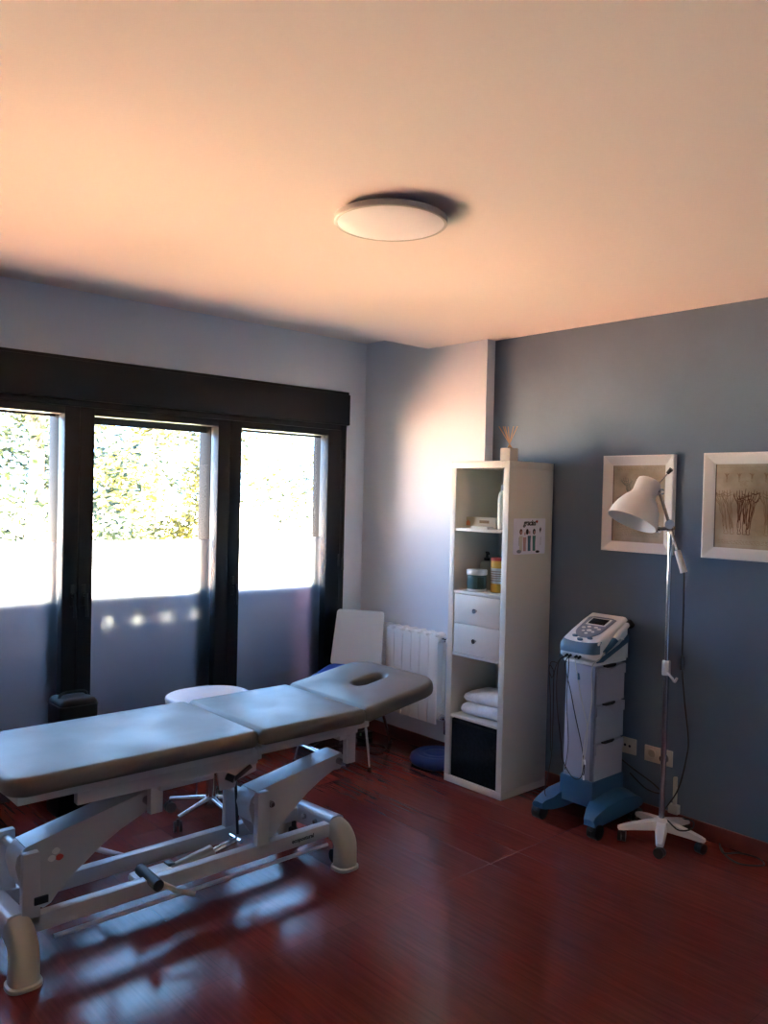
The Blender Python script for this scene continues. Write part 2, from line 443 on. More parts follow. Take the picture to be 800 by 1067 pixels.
# head section with breathing slot, tilted up
hx0, hx1 = 0, .475
def to_head(p):
    a = math.radians(8.8); x, y, z = p
    return (-1.424+x*cos(a)-z*sin(a), y, .638+x*sin(a)+z*cos(a))
rg = []
prof = [(.012, 0), (.003, .006), (0, .016)]
for k in range(0, 7):
    a = PI/2*k/6; prof.append((.026*(1-cos(a)), .062-.026+.026*sin(a)))
prof += [(.055, .063)]
n = 10
for ins, z in prof: rg.append(rrect(hx0, hx1, Y0, Y1, (.035, .13, .13, .035), ins, n, z))
hc = (.275, -1.435)
def hole_ring(g, z):
    return rrect(hc[0]-.085-g, hc[0]+.085+g, hc[1]-.036-g, hc[1]+.036+g, (.036+g-.002,)*4, 0, n, z)
for g, z in [(.028, .062), (.018, .060), (.010, .055), (.004, .046), (0, .034), (0, .0)]: rg.append(hole_ring(g, z))
rg = [[to_head(p) for p in r] for r in rg]
m_ = MB(); m_.loft(rg, False, False)
bm_ = m_.bm; bm_.verts.ensure_lookup_table()
N_ = len(rg[0]); L0 = bm_.verts[:N_]; L1 = bm_.verts[-N_:]
for i in range(N_):
    j = (i+1) % N_
    bm_.faces.new([L0[j], L0[i], L1[i], L1[j]])
m_.build('head_cushion', 'vinyl', bed, 60)
# cushion backing boards
bb = MB(); bb.box(-2.865, -1.985, Y0+.03, Y1-.03, .608, .640, .003); bb.build('backing_board', 'white_metal', bed)
bb = MB(); bb.box(-1.95, -1.445, Y0+.03, Y1-.03, .622, .640, .003); bb.build('backing_board', 'white_metal', bed)
bb = MB(); A = [to_head((.02, 0, -.012)), to_head((.40, 0, -.012))]
bb.bar((A[0][0], (Y0+Y1)/2, A[0][2]), (A[1][0], (Y0+Y1)/2, A[1][2]), .50, .016); bb.build('backing_board', 'white_metal', bed)
# top frame
tf = MB()
for y in (-1.665, -1.245):
    tf.box(-2.655, -1.935, y, y+.035, .548, .608, .004)
    tf.box(-1.945, -1.42, y, y+.035, .580, .622, .004)
    tf.box(-1.42, -1.355, y, y+.035, .595, .628, .004)
for x in (-2.60, -2.10, -1.94, -1.50): tf.box(x, x+.04, -1.64, -1.23, .552, .604, .004)
tf.box(-2.35, -2.13, -1.662, -1.632, .528, .55, .003)
tf.prism([(-2.115, .55), (-1.94, .55), (-1.94, .52), (-2.03, .50), (-2.035, .475), (-2.10, .475)], -1.66, -1.652, 'y')
tf.build('top_frame', 'white_metal', bed)
for x in (-2.375, -1.455):
    for y in (-1.635, -1.305):
        MB().box(x, x+.05, y, y+.03, .44, .60, .004).build('hanging_bracket', 'white_metal', bed)
# base rails
for y in (-1.61, -1.375):
    MB().box(-2.79, -1.52, y, y+.042, .130, .188, .004).build('base_rail', 'white_metal', bed)
for x0 in (-2.812, -1.895):
    for y in (-1.61, -1.365):
        MB().prism([(x0, .16), (x0+.062, .16), (x0+.055, .402), (x0+.002, .402)], y, y+.03, 'y', .003).build('upright', 'white_metal', bed)
# lifting arms: bell-crank shaped channels
def arm(px, z0, rise):
    side = [(-.006, z0+.006), (-.028, z0-.018), (-.034, z0-.05), (-.016, z0-.12), (.035, z0-.20), (.06, z0-.215), (.085, z0-.205), (.11, z0-.175), (.15, z0-.135), (.20, z0-.10), (.26, z0-.055), (.33, z0-.015), (.40, z0+.015), (.44, z0+rise-.07), (.462, z0+rise-.05), (.464, z0+rise-.02), (.445, z0+rise-.002), (.425, z0+rise-.003)]
    pts = [(px+a, b) for a, b in side]
    a_ = MB()
    for y in (-1.560, -1.466): a_.prism(pts, y, y+.006, 'y')
    a_.prism([(px-.002, z0+.010), (px+.43, z0+rise), (px+.445, z0+rise), (px+.445, z0+rise-.005), (px, z0+.004)], -1.5625, -1.4575, 'y')
    a_.prism([(px-.004, z0+.008), (px-.030, z0-.018), (px-.036, z0-.05), (px-.019, z0-.115), (px-.015, z0-.113), (px-.030, z0-.05), (px-.024, z0-.022), (px-.002, z0+.002)], -1.5625, -1.4575, 'y')
    o = a_.build('lifting_arm', 'white_metal', bed)
    MB().tube([(px-.002, -1.585, z0-.025), (px-.002, -1.36, z0-.025)], .017, 14).build('pivot_shaft', 'white_metal', o)
    MB().tube([(px+.428, -1.628, z0+rise-.032), (px+.428, -1.290, z0+rise-.032)], .014, 14).build('pivot_shaft', 'steel', o)
    return o
armL = arm(-2.785, .398, .105); armR = arm(-1.870, .382, .085)
bolt = MB()
for x in (-1.80,): bolt.tube([(x, -1.559, .325), (x, -1.572, .325), (x, -1.5721, .325), (x, -1.580, .325)], [.015, .009], 12)
bolt.build('bolt', 'steel', armR)
for (dx, dz, m) in [(0, .016, 'radiator'), (-.014, -.006, 'radiator'), (.012, -.008, 'red')]:
    petal = MB().prism([(-2.685+dx+.0125*cos(2*PI*k/14)*(1+.15*cos(4*PI*k/14)), .352+dz+.0115*sin(2*PI*k/14)) for k in range(14)], -1.5616, -1.5603, 'y')
    o = petal.build('petal_emblem', m, armL)
# feet bars and covers
for xc, sg in ((-2.822, -1), (-1.475, 1)):
    fb = MB()
    prof = [(-1.19, .095, .165), (-1.24, .10, .185), (-1.35, .112, .195), (-1.50, .118, .202), (-1.60, .120, .208)]
    rings = []
    for y, z0, z1 in prof:
        r = rrect(xc-.038, xc+.038, z0, z1, (.01, .01, .022, .022), 0, 4)
        rings.append([(p[0], y, p[1]) for p in r])
    fb.loft(rings); fb.build('foot_bar', 'white_metal', bed)
    for y, yy in ((-1.662, 1), (-1.215, -1)):
        # hooded foot cover: elbow coming off the bar and dropping to the floor
        c = MB(); rings = []
        path = []
        for k in range(8):
            a = PI/2*k/7
            path.append((y+yy*(.070-.070*sin(a)), .090+.062*cos(a), a))
        for q in (.075, .05, .03, .016, .012, .0): path.append((y, q, PI/2))
        for k, (cy, cz, a) in enumerate(path):
            nv = Vector((0, -yy*cos(a), -sin(a))); up = Vector((0, -yy*sin(a), cos(a)))
            ww = .043+.0005*k; hh = .051-.001*min(k, 7)
            if cz < .014: ww += .007; hh += .007
            ring = []
            for q in range(24):
                th = 2*PI*q/24
                cx_ = abs(cos(th))**.7*(1 if cos(th) >= 0 else -1); sx_ = abs(sin(th))**.7*(1 if sin(th) >= 0 else -1)
                ring.append(Vector((xc, cy, cz))+Vector((1, 0, 0))*ww*cx_+up*hh*sx_)
            rings.append(ring)
        c.loft(rings)
        c.build('foot_cover', 'cream_plastic', bed)
        wh = MB(); yw = y+yy*.068
        wh.tube([(xc-.012, yw, .030), (xc+.012, yw, .030)], .030, 18); wh.box(xc-.004, xc+.004, yw-.012, yw+.012, .03, .125)
        wh.build('castor_wheel', 'black_rubber', bed)
for y in (-1.32, -1.42, -1.50): MB().tube([(-1.505, y, .160), (-1.526, y, .160)], .011, 10).build('bolt', 'steel', bed)
# motor between the rails
mo = MB(); mo.tube([(-2.20, -1.47, .118), (-2.02, -1.47, .150)], .032, 16); mo.build('motor_housing', 'cream_plastic', bed)
mo = MB(); mo.tube([(-2.03, -1.47, .148), (-1.90, -1.47, .172)], .013, 12); mo.tube([(-1.90, -1.50, .172), (-1.90, -1.42, .172)], .011, 10); mo.build('piston_rod', 'chrome', bed)
mo = MB(); mo.box(-2.36, -2.20, -1.52, -1.42, .095, .150, .015); mo.build('motor_block', 'white_plastic', bed)
mo = MB(); mo.box(-2.215, -2.185, -1.475, -1.435, .14, .158, .004); mo.build('connector', 'black_plastic', bed)
# pedal linkage
pl = MB(); pl.tube([(-2.72, -1.645, .118), (-1.56, -1.645, .118)], .008, 10)
pl.build('pedal_rail', 'white_metal', bed)
pl = MB(); pl.tube([(-2.345, -1.50, .185), (-2.352, -1.665, .185)], .021, 16); pl.build('pedal_roller', 'black_rubber', bed)
pl = MB(); pl.tube([(-2.35, -1.60, .19), (-2.30, -1.70, .165), (-2.245, -1.74, .150)], .010, 10); pl.build('pedal_lever', 'cream_plastic', bed)
pl = MB(); pl.tube([(-2.40, -1.14, .165), (-2.30, -1.37, .165)], .011, 10); pl.build('pedal_rod', 'white_metal', bed)
# release handle and rod
rl = MB(); rl.tube([(-2.075, -1.66, .525), (-2.055, -1.685, .515)], .014, 12); rl.tube([(-2.055, -1.685, .515), (-1.985, -1.69, .555)], .009, 10)
rl.build('release_lever', 'black_plastic', bed)
rl = MB(); rl.tube([(-1.918, -1.46, .55), (-1.893, -1.46, .19)], .006, 8); rl.build('gas_strut', 'black_plastic', bed)
st = MB().box(-2.775, -2.728, -1.618, -1.610, .225, .252, .003); st.build('cable_clip', 'black_plastic', bed)
text_mesh('ecopostural', .024, Matrix.Translation((-1.665, -1.6115, .160)) @ Matrix.Rotation(PI/2, 4, 'X'), 'ink', bed, spacing=1.0, bold=.0006)

# ------------------------------------------------------------------ swivel stool
sx, sy = -1.642, -.814
st = empty('swivel_stool', (sx, sy, 0)); tag(st, 'white moulded seat stool on a chrome five-star castor base', 'stool')
seat = MB(); rings = []
def seat_ring(s, z, lift):
    out = []
    for k in range(40):
        a = 2*PI*k/40
        r = .215*s*(1-.05*cos(2*a))
        out.append((sx+r*cos(a)*1.05, sy+.04+r*sin(a)*.90, z+lift*abs(cos(a))))
    return out
for s, z, lf_ in [(.12, .525, 0), (.6, .530, 0), (.90, .550, .004), (.985, .572, .006), (1.0, .586, .007), (.985, .596, .007), (.94, .602, .006), (.80, .600, .004), (.55, .594, .002), (.25, .592, 0), (.05, .592, 0)]:
    rings.append(seat_ring(s, z, lf_))
seat.loft(rings); seat.build('seat', 'stool_white', st, 70)
c = MB(); c.lathe([(.026, .09), (.026, .30), (.017, .305), (.017, .525)], (sx, sy, 0), 20); c.lathe([(.07, .515), (.07, .527)], (sx, sy, 0), 20)
c.build('gas_column', 'chrome', st)
c = MB(); c.tube([(sx-.10, sy+.02, .525), (sx-.055, sy+.05, .36), (sx-.055, sy+.05, .11)], .005, 8, smooth=4); c.build('height_lever', 'chrome', st)
MB().lathe([(.036, .055), (.040, .075), (.034, .105), (.026, .11)], (sx, sy, 0), 20).build('hub', 'steel', st)
a0 = math.atan2(-.877-sy, -1.856-sx)
for k in range(5):
    a = a0+2*PI*k/5; ex, ey = sx+.222*cos(a), sy+.222*sin(a)
    l_ = MB().tube([(sx+.02*cos(a), sy+.02*sin(a), .095), (ex, ey, .068)], [.016, .011], 12)
    leg = l_.build('star_leg', 'chrome', st)
    cw = MB(); d = a+.9
    for q in (-.013, .013):
        cw.tube([(ex-q*sin(d)-.006*-sin(d), ey+q*cos(d)-.006*cos(d), .026), (ex-q*sin(d)+.006*-sin(d), ey+q*cos(d)+.006*cos(d), .026)], .026, 16)
    cw.tube([(ex, ey, .03), (ex, ey, .062)], .008, 8)
    cw.build('castor', 'black_plastic', leg)

# ------------------------------------------------------------------ visitor chair
fd = Vector((-.83, -.56, 0)).normalized(); rt = Vector((.56, -.83, 0)).normalized(); cc = Vector((-.455, -.405, 0))
ch = empty('visitor_chair', cc); tag(ch, 'white-backed chair with blue seat and thin metal legs by the radiator', 'chair')
def cl(f_, r_, z): return tuple(cc+fd*f_+rt*r_+Vector((0, 0, z)))
CM = Matrix(((fd.x, rt.x, 0, cc.x), (fd.y, rt.y, 0, cc.y), (0, 0, 1, 0), (0, 0, 0, 1)))
s_ = MB()
rr = [rrect(-.20, .21, -.205, .205, (.05, .07, .07, .05), i_, 6, z) for i_, z in [(.02, .425), (.004, .43), (0, .445), (.006, .470), (.022, .492), (.05, .512), (.09, .528), (.14, .536)]]
s_.loft([[tuple(CM @ Vector(p)) for p in r] for r in rr]); s_.build('seat', 'blue_cloth', ch, 60)
s_ = MB()
bk = []
for q in (0, .012):
    ring = []
    for p in rrect(-.162, .162, .50, .85, (.02, .02, .018, .018), 0, 5):
        r_, z = p[0]*(1+.07*(.85-z_)/.35 if (z_ := p[1]) else 1), p[1]
        f_ = -.235-.10*(z-.5)/.35+q+.25*r_*r_
        ring.append(cl(f_, r_, z))
    bk.append(ring)
s_.loft(bk); s_.build('backrest', 'chair_white', ch, 50)
s_ = MB()
for r_ in (-.12, .12):
    s_.tube([cl(-.10, r_, .42), cl(-.215, r_, .43), cl(-.245, r_, .52), cl(-.27, r_, .62)], .009, 8, smooth=4)
s_.build('back_support', 'steel', ch)
for fa, ra, fb_, rb_ in ((.15, .15, .295, .245), (.15, -.15, .295, -.225), (-.14, .15, -.265, .235), (-.14, -.15, -.26, -.225)):
    lg = MB().tube([cl(fa, ra, .43), cl(fb_, rb_, .01)], .0095, 10).build('leg', 'steel', ch)
    MB().tube([cl(fb_, rb_, .02), cl(fb_, rb_, 0)], .012, 10).build('rubber_tip', 'black_rubber', lg)

# ------------------------------------------------------------------ black case by the window
bc = MB(); bx, by = -2.15, -.33
rr = []
for ins, z in [(.015, .0), (.004, .006), (0, .02), (0, .545), (.004, .565), (.014, .578), (.03, .584), (.06, .586)]:
    rr.append(rrect(bx-.093, bx+.097, by-.09, by+.10, (.025,)*4, ins, 5, z))
bc.loft(rr)
bc.build('tall_case', 'black_leather', None, 50, loc=(bx, by, 0))
tc_ = bpy.data.objects['tall_case']; tag(tc_, 'black leatherette upright case standing before the dark window mullion', 'case')
MB().tube([(bx-.07, by, .58), (bx-.05, by, .602), (bx+.05, by, .602), (bx+.07, by, .58)], .008, 8, smooth=4).build('carry_handle', 'black_plastic', tc_)
MB().prism([(p[0], p[1]) for p in rrect(bx-.095, bx+.099, by-.092, by+.102, (.026,)*4, 0, 5)], .548, .553, 'z').build('lid_seam', 'black_plastic', tc_)

# ------------------------------------------------------------------ radiator
ra = empty('radiator', (-.06, -.49, .21)); tag(ra, 'white sectional aluminium radiator on the short white wall', 'radiator')
ny = 10; y1 = -.075; wd = .0795
for k in range(ny):
    ya = y1-wd*(k+1); yb = ya+wd
    s_ = MB()
    s_.box(-.112, -.106, ya+.0015, yb-.0015, .215, .755, .0025)
    s_.prism([(-.106, .235), (-.03, .235), (-.03, .775), (-.075, .775), (-.10, .765), (-.112, .755), (-.106, .74)], ya+.028, yb-.028, 'y')
    s_.box(-.10, -.035, ya+.006, yb-.006, .757, .772, .005)
    s_.tube([(-.068, ya, .255), (-.068, yb, .255)], .022, 12); s_.tube([(-.068, ya, .735), (-.068, yb, .735)], .022, 12)
    s_.box(-.036, -.031, ya+.003, yb-.003, .24, .76)
    s_.build('radiator_section', 'radiator', ra)
ye = y1-wd*ny
for z in (.255, .735):
    v_ = MB().tube([(-.068, ye, z), (-.068, ye-.022, z), (-.068, ye-.023, z), (-.068, ye-.040, z)], [.019, .013], 12)
    if z < .5: v_.tube([(-.068, ye-.035, .255), (-.068, ye-.035, .16), (-.02, ye-.035, .13), (-.002, ye-.035, .13)], .008, 10)
    v_.build('valve', 'chrome', ra)
MB().tube([(-.068, ye-.040, .735), (-.068, ye-.052, .735)], .017, 12).build('valve_cap', 'white_plastic', ra)
for y in (-.20, -.70): MB().box(-.035, -.001, y, y+.03, .66, .70).build('wall_bracket', 'white_metal', ra)

# adapter + cables on the floor below the chair
ad = MB().box(-.20, -.12, -.30, -.23, .0, .045, .006).build('power_adapter', 'black_plastic', None, loc=(-.16, -.265, 0))
tag(ad, 'small black power adapter on the floor under the radiator', 'adapter')
MB().box(-.205, -.199, -.275, -.262, .022, .040, .001).build('indicator', 'green_led', ad)
cb = MB().tube([(-.19, -.30, .012), (-.27, -.44, .006), (-.33, -.50, .006), (-.33, -.57, .006), (-.25, -.56, .006), (-.19, -.48, .006), (-.28, -.36, .006), (-.45, -.30, .006), (-.62, -.36, .006), (-.60, -.25, .006), (-.42, -.15, .006), (-.28, -.13, .006), (-.17, -.225, .010)], .0045, 8, smooth=6)
tag(cb.build('floor_cable', 'black_rubber', None, loc=(-.35, -.35, 0)), 'black cable looping on the floor beneath the white-backed chair', 'cable')

# blue balance disc
dx_, dy_ = -.17, -.945
d_ = MB().lathe([(.08, 0), (.13, .002), (.158, .016), (.168, .038), (.160, .060), (.140, .074), (.128, .076), (.120, .072), (.112, .077), (.085, .078), (.078, .074), (.070, .078), (.03, .078), (.005, .078)], (dx_, dy_, 0), 44)
tag(d_.build('balance_disc', 'blue_rubber', None, 60, loc=(dx_, dy_, 0)), 'round navy blue balance cushion lying on the floor beside the white shelf unit', 'cushion')
# ------------------------------------------------------------------ shelf unit
SX = -.330; SY = -1.576; SW = .42; SD = .385
su = empty('shelf_unit', (SX+SD/2, SY+SW/2, 0)); tag(su, 'tall narrow white five-compartment shelf unit against the blue wall', 'shelf unit')
fw = .038; sh_ = .016; cell = (1.82-2*fw-4*sh_)/5
fr = MB()
fr.box(SX, SX+SD, SY, SY+fw, fw, 1.82-fw, .0012); fr.box(SX, SX+SD, SY+SW-fw, SY+SW, fw, 1.82-fw, .0012)
fr.build('side_panel', 'shelf_white', su)
MB().box(SX, SX+SD, SY, SY+SW, 1.82-fw+.0006, 1.82, .0012).build('top_panel', 'shelf_white', su)
MB().box(SX, SX+SD, SY, SY+SW, 0, fw-.0006, .0012).build('bottom_panel', 'shelf_white', su)
zs = []
z = fw
for k in range(5):
    zs.append(z); z += cell
    if k < 4:
        MB().box(SX+.003, SX+SD, SY+fw, SY+SW-fw, z, z+sh_, .001).build('shelf_board', 'shelf_white', su); z += sh_
MB().box(SX+SD-.006, SX+SD-.001, SY+fw, SY+SW-fw, fw, 1.82-fw).build('back_panel', 'shelf_white', su)
# drawers in the third compartment
di = MB(); a, b_ = SY+fw+.002, SY+SW-fw-.002; z0 = zs[2]
hd = (cell-.006)/2
for k in range(2):
    za = z0+.002+k*(hd+.002)
    dr = MB(); dr.box(SX+.004, SX+.020, a+.002, b_-.002, za, za+hd-.001, .001); dr.box(SX+.02, SX+.33, a+.012, b_-.012, za+.01, za+hd-.03)
    o = dr.build('drawer', 'shelf_white', su)
    kb = MB(); ym = (a+b_)/2
    kb.tube([(SX+.004, ym, za+hd*.5), (SX-.008, ym, za+hd*.5)], .005, 10); kb.tube([(SX-.008, ym, za+hd*.5), (SX-.018, ym, za+hd*.5)], [.011, .013], 14)
    kb.build('knob', 'steel', o)
# black storage box in the bottom compartment
sb = MB(); sb.box(SX+.008, SX+.34, SY+fw+.004, SY+SW-fw-.004, zs[0], zs[0]+cell-.008, .005)
sb = sb.build('storage_box', 'black_fabric', None, loc=(SX+.17, SY+SW/2, zs[0])); tag(sb, 'black fabric storage box filling the bottom compartment of the white shelf unit', 'storage box')
MB().box(SX+.0062, SX+.0085, SY+fw+.010, SY+SW-fw-.010, zs[0]+cell-.028, zs[0]+cell-.014, .0008).build('hem', 'black_leather', sb)
# towel
tw = empty('folded_towel', (-.14, -1.36, zs[1])); tag(tw, 'folded white towel on the shelf above the black storage box', 'towel')
def towel_layer(x0, x1, y0, y1, z0, z1, seed, name='fold'):
    t = MB(); rings = []
    random.seed(seed)
    prof = [(.05, 0), (.012, .15), (0, .45), (.006, .75), (.03, .95), (.07, 1.0)]
    ph = random.uniform(0, 6)
    for ins, q in prof:
        r = rrect(x0, x1, y0, y1, (.07,)*4, ins, 7)
        out = []
        for i, p in enumerate(r):
            wv = .006*sin(i*.8+ph)+.004*sin(i*1.7+2*ph)
            sl = .030*max(0, (SY+SW-.05-p[1]))/.30
            out.append((p[0]+wv, p[1]+wv*.5, z0+q*(z1-z0+sl)+.003*sin(i*.5+ph)*q))
        rings.append(out)
    t.loft(rings); return t.build(name, 'towel', tw, 80)
towel_layer(-.305, -.01, SY+fw+.004, -1.215, zs[1]+.002, zs[1]+.062, 3)
towel_layer(-.295, -.02, SY+fw+.006, -1.222, zs[1]+.072, zs[1]+.122, 9)
random.seed(11)
# upper-shelf items
def top(k): return zs[k]+.0005
b1 = MB().box(-.25, -.185, -1.425, -1.204, top(4), top(4)+.062, .002).build('card_box', 'cardboard', None, loc=(-.217, -1.31, top(4)))
tag(b1, 'low cream carton with a small printed mark on the top shelf', 'box')
MB().prism([(-1.235, top(4)+.014), (-1.205, top(4)+.014), (-1.206, top(4)+.034), (-1.220, top(4)+.046), (-1.234, top(4)+.034)], -.2512, -.2501, 'x').build('printed_mark', 'pot', b1)
MB().box(-.2512, -.2501, -1.375, -1.305, top(4)+.030, top(4)+.046).build('printed_lines', 'sepia_light', b1)
b2 = MB().box(-.318, -.262, -1.42, -1.30, top(4), top(4)+.014, .001).build('flat_packet', 'label_white', None, loc=(-.29, -1.36, top(4)))
tag(b2, 'thin white packet lying in front of the cream carton', 'packet')
b3 = MB().box(-.175, -.11, -1.465, -1.412, top(4), top(4)+.135, .002).build('carton', 'label_white', None, loc=(-.14, -1.44, top(4)))
tag(b3, 'upright pale carton beside the cream carton at the right of the top compartment', 'box')
bt = empty('tall_bottle', (-.260, -1.482, top(4)))
tag(bt, 'tall white bottle half hidden at the right of the top compartment', 'bottle')
MB().lathe([(.029, 0), (.031, .01), (.031, .17), (.027, .20), (.013, .215)], (-.260, -1.482, top(4)), 24).build('body', 'pump_white', bt)
MB().lathe([(.014, .213), (.014, .245), (.012, .25)], (-.260, -1.482, top(4)), 16).build('cap', 'dev_grey', bt)
# second compartment
tx, ty = -.255, -1.30; tz = top(3)
tb = empty('gel_tub', (tx, ty, tz)); tag(tb, 'squat teal-grey tub with a white screw lid on the second shelf', 'tub')
MB().lathe([(.050, 0), (.056, .004), (.056, .014)], (tx, ty, tz), 30).build('foot_ring', 'white_plastic', tb)
MB().lathe([(.052, .014), (.055, .018), (.055, .088), (.050, .094)], (tx, ty, tz), 30).build('body', 'teal_gel', tb)
MB().lathe([(.057, .092), (.058, .095), (.058, .118), (.055, .122), (.02, .123)], (tx, ty, tz), 30).build('lid', 'white_plastic', tb)
lb = MB()
ring = []
for zz in (.022, .082): ring.append([(tx+.0557*cos(a_), ty+.0557*sin(a_), tz+zz) for a_ in [math.radians(225+k*5) for k in range(9)]])
lb.loft(ring, False, False, False); lb.build('label_patch', 'dark_label', tb)
qx, qy = -.14, -1.272
pb = empty('pump_bottle', (qx, qy, tz)); tag(pb, 'cloudy white pump bottle with black dispenser head behind the teal tub', 'bottle')
MB().lathe([(.036, 0), (.040, .006), (.040, .135), (.034, .155), (.016, .165)], (qx, qy, tz), 26).build('body', 'pump_white', pb)
pp = MB().lathe([(.017, .163), (.018, .180), (.008, .184), (.006, .205), (.010, .208), (.010, .216)], (qx, qy, tz), 16)
pp.tube([(qx+.01, qy+.016, tz+.212), (qx, qy, tz+.213), (qx-.012, qy-.022, tz+.210), (qx-.015, qy-.028, tz+.203)], .005, 8)
pp.build('pump_head', 'black_plastic', pb)
qx, qy = -.19, -1.408
yb_ = empty('wipes_canister', (qx, qy, tz)); tag(yb_, 'yellow and white canister with a red lid at the right of the second compartment', 'canister')
MB().lathe([(.046, 0), (.048, .003), (.048, .05)], (qx, qy, tz), 28).build('lower_band', 'yellow', yb_)
MB().lathe([(.0475, .0501), (.0475, .135)], (qx, qy, tz), 28).build('label_band', 'label_white', yb_)
l2 = MB()
for zz in (.065, .078, .09, .102, .115): l2.lathe([(.0478, zz), (.0478, zz+.004)], (qx, qy, tz), 28, cap=False)
l2.build('printed_lines', 'sepia_light', yb_)
MB().lathe([(.048, .1351), (.048, .176)], (qx, qy, tz), 28).build('upper_band', 'yellow', yb_)
MB().lathe([(.0485, .1761), (.0485, .190), (.044, .194)], (qx, qy, tz), 28).build('lid', 'red', yb_)
# diffuser
qx, qy = -.235, -1.492
df = empty('reed_diffuser', (qx, qy, 1.82)); tag(df, 'pale cube diffuser with thin wooden reeds on top of the shelf unit', 'diffuser')
MB().box(qx-.035, qx+.035, qy-.035, qy+.035, 1.8205, 1.892, .004).build('pot', 'diffuser_box', df)
MB().lathe([(.012, 1.892), (.012, 1.897)], (qx, qy, 0), 14).build('neck', 'steel', df)
for ax_, ay_ in ((-.030, .052), (-.01, .026), (.01, .020), (.005, -.022), (.02, -.036), (-.015, .035)):
    MB().tube([(qx-ax_*.25, qy-ay_*.25, 1.893), (qx+ax_, qy+ay_, 2.012)], .0022, 6).build('reed', 'wood_reed', df)
# card on the side
cd = empty('greeting_print', (-.145, SY-.002, 1.415)); tag(cd, 'small printed card of drawn women taped to the side of the shelf unit', 'card')
ypl = SY-.0005
MB().prism([(p[0], p[1]) for p in rrect(-.285, .0-.008, 1.318, 1.512, (.014, .006, .006, .006), 0, 4)], ypl-.0015, ypl, 'y').build('paper', 'paper', cd)
RX = Matrix.Rotation(PI/2, 4, 'X')
def on_card(x, z, d=.002): return Matrix.Translation((x, ypl-d, z)) @ RX
text_mesh('gracias', .043, on_card(-.150, 1.488), 'ink', cd, shear=.3, spacing=.92, bold=.0012, extrude=.0003)
def card_poly(pts, m, d=.0018, name='figure'):
    return MB().prism(pts, ypl-d-.0003, ypl-.0014, 'y').build(name, m, cd)
card_poly([(-.086+.009*x, 1.494+.009*z) for x, z in [(0, -1), (1, .2), (.8, .9), (.3, .9), (0, .5), (-.3, .9), (-.8, .9), (-1, .2)]], 'red', name='heart')
def blob(x, z, rx, rz, m, d=.0018, name='figure'):
    card_poly([(x+rx*cos(2*PI*k/12), z+rz*sin(2*PI*k/12)) for k in range(12)], m, d, name)
for x, hair, bodym, legm in ((-.222, 'pink_skin', 'label_white', 'paper'), (-.190, 'rose', 'rose', 'rose'), (-.150, 'ink', 'blue_ink', 'blue_ink'), (-.108, 'ink', 'teal_ink', 'teal_ink')):
    zt = 1.440 if x != -.190 else 1.432
    if x != -.190: blob(x-(.018 if x == -.150 else 0), zt, .012, .016, hair, name='hair')
    blob(x+(.002), zt-.003, .0055, .009, 'rose', .0022, 'face')
    card_poly([(x-.014, zt-.022), (x+.014, zt-.022), (x+.011, zt-.062), (x+.013, 1.335), (x-.010, 1.335), (x-.011, zt-.062)], bodym, name='dress')
card_poly([(-.062, 1.452), (-.052, 1.466), (-.046, 1.452), (-.054, 1.432)], 'ink', name='small_drawing')
for x in (-.238, -.050): card_poly([(x, 1.41), (x+.002, 1.41), (x+.001, 1.365), (x-.001, 1.365)], 'grey_ink', name='small_drawing')
blob(-.235, 1.334, .02, .010, 'dev_grey', name='flourish'); blob(-.075, 1.330, .018, .007, 'ink', name='flourish')

# ------------------------------------------------------------------ electrotherapy cart
kt = empty('device_cart', (-.15, -2.01, 0)); tag(kt, 'pale grey three-drawer medical cart on a petrol blue castor base', 'cart')
cx0, cx1, cy0, cy1 = -.272, -.012, -2.105, -1.925
MB().box(cx0, cx1, cy0+.014, cy1, .20, .805, .012).build('cabinet', 'cart_lilac', kt)
MB().box(cx0-.004, cx0+.012, cy0+.002, cy0+.02, .215, .80, .004).build('edge_trim', 'dev_grey', kt)
for k in range(3):
    za = .232+k*.191
    d_ = MB(); w0, w1 = cx0+.012, cx1-.004
    nseg = 10; zt = za+.182
    topc = [(w0+(w1-w0)*i/nseg, zt-(.016*math.exp(-((i-nseg/2)/1.9)**2))) for i in range(nseg+1)]
    d_.prism([(w0, za), (w1, za)]+topc[::-1], cy0, cy0+.016, 'y')
    d_.prism([(w0, zt-.05)]+[(w0+(w1-w0)*i/nseg, zt-.05+.012*sin(PI*i/nseg)) for i in range(1, nseg)]+[(w1, zt-.05)]+topc[::-1], cy0-.007, cy0, 'y')
    o = d_.build('drawer', 'cart_lilac', kt)
    MB().box((w0+w1)/2-.05, (w0+w1)/2+.05, cy0+.003, cy0+.0145, zt-.010, zt+.004).build('grip_recess', 'black_plastic', o)
bs = MB()
for yc, sg in ((-1.862, 1), (-2.168, -1)):
    yin = cy1 if sg > 0 else cy0
    rr = []
    for x, z0, z1, zi in ((-.388, .066, .092, .092), (-.375, .062, .106, .106), (-.33, .060, .122, .122), (-.27, .062, .138, .150), (-.10, .066, .148, .175), (.0, .072, .130, .155), (.04, .08, .112, .120)):
        yo = yc+sg*.028; fx = max(0, min(1, (x+.388)/.09)); yi = (yc-sg*.030)*(1-fx)+(yin-sg*.01)*fx
        rr.append([(x, yo, z0), (x, yo+sg*.004, (z0+z1)/2), (x, yo-sg*.006, z1), (x, (yo+yi)/2, (z1+zi)/2+.004), (x, yi, zi), (x, yi, z0)])
    bs.loft(rr)
bs.box(cx0-.012, cx1+.010, cy0-.006, cy1+.008, .105, .236, .008)
bs.build('base', 'cart_blue', kt)
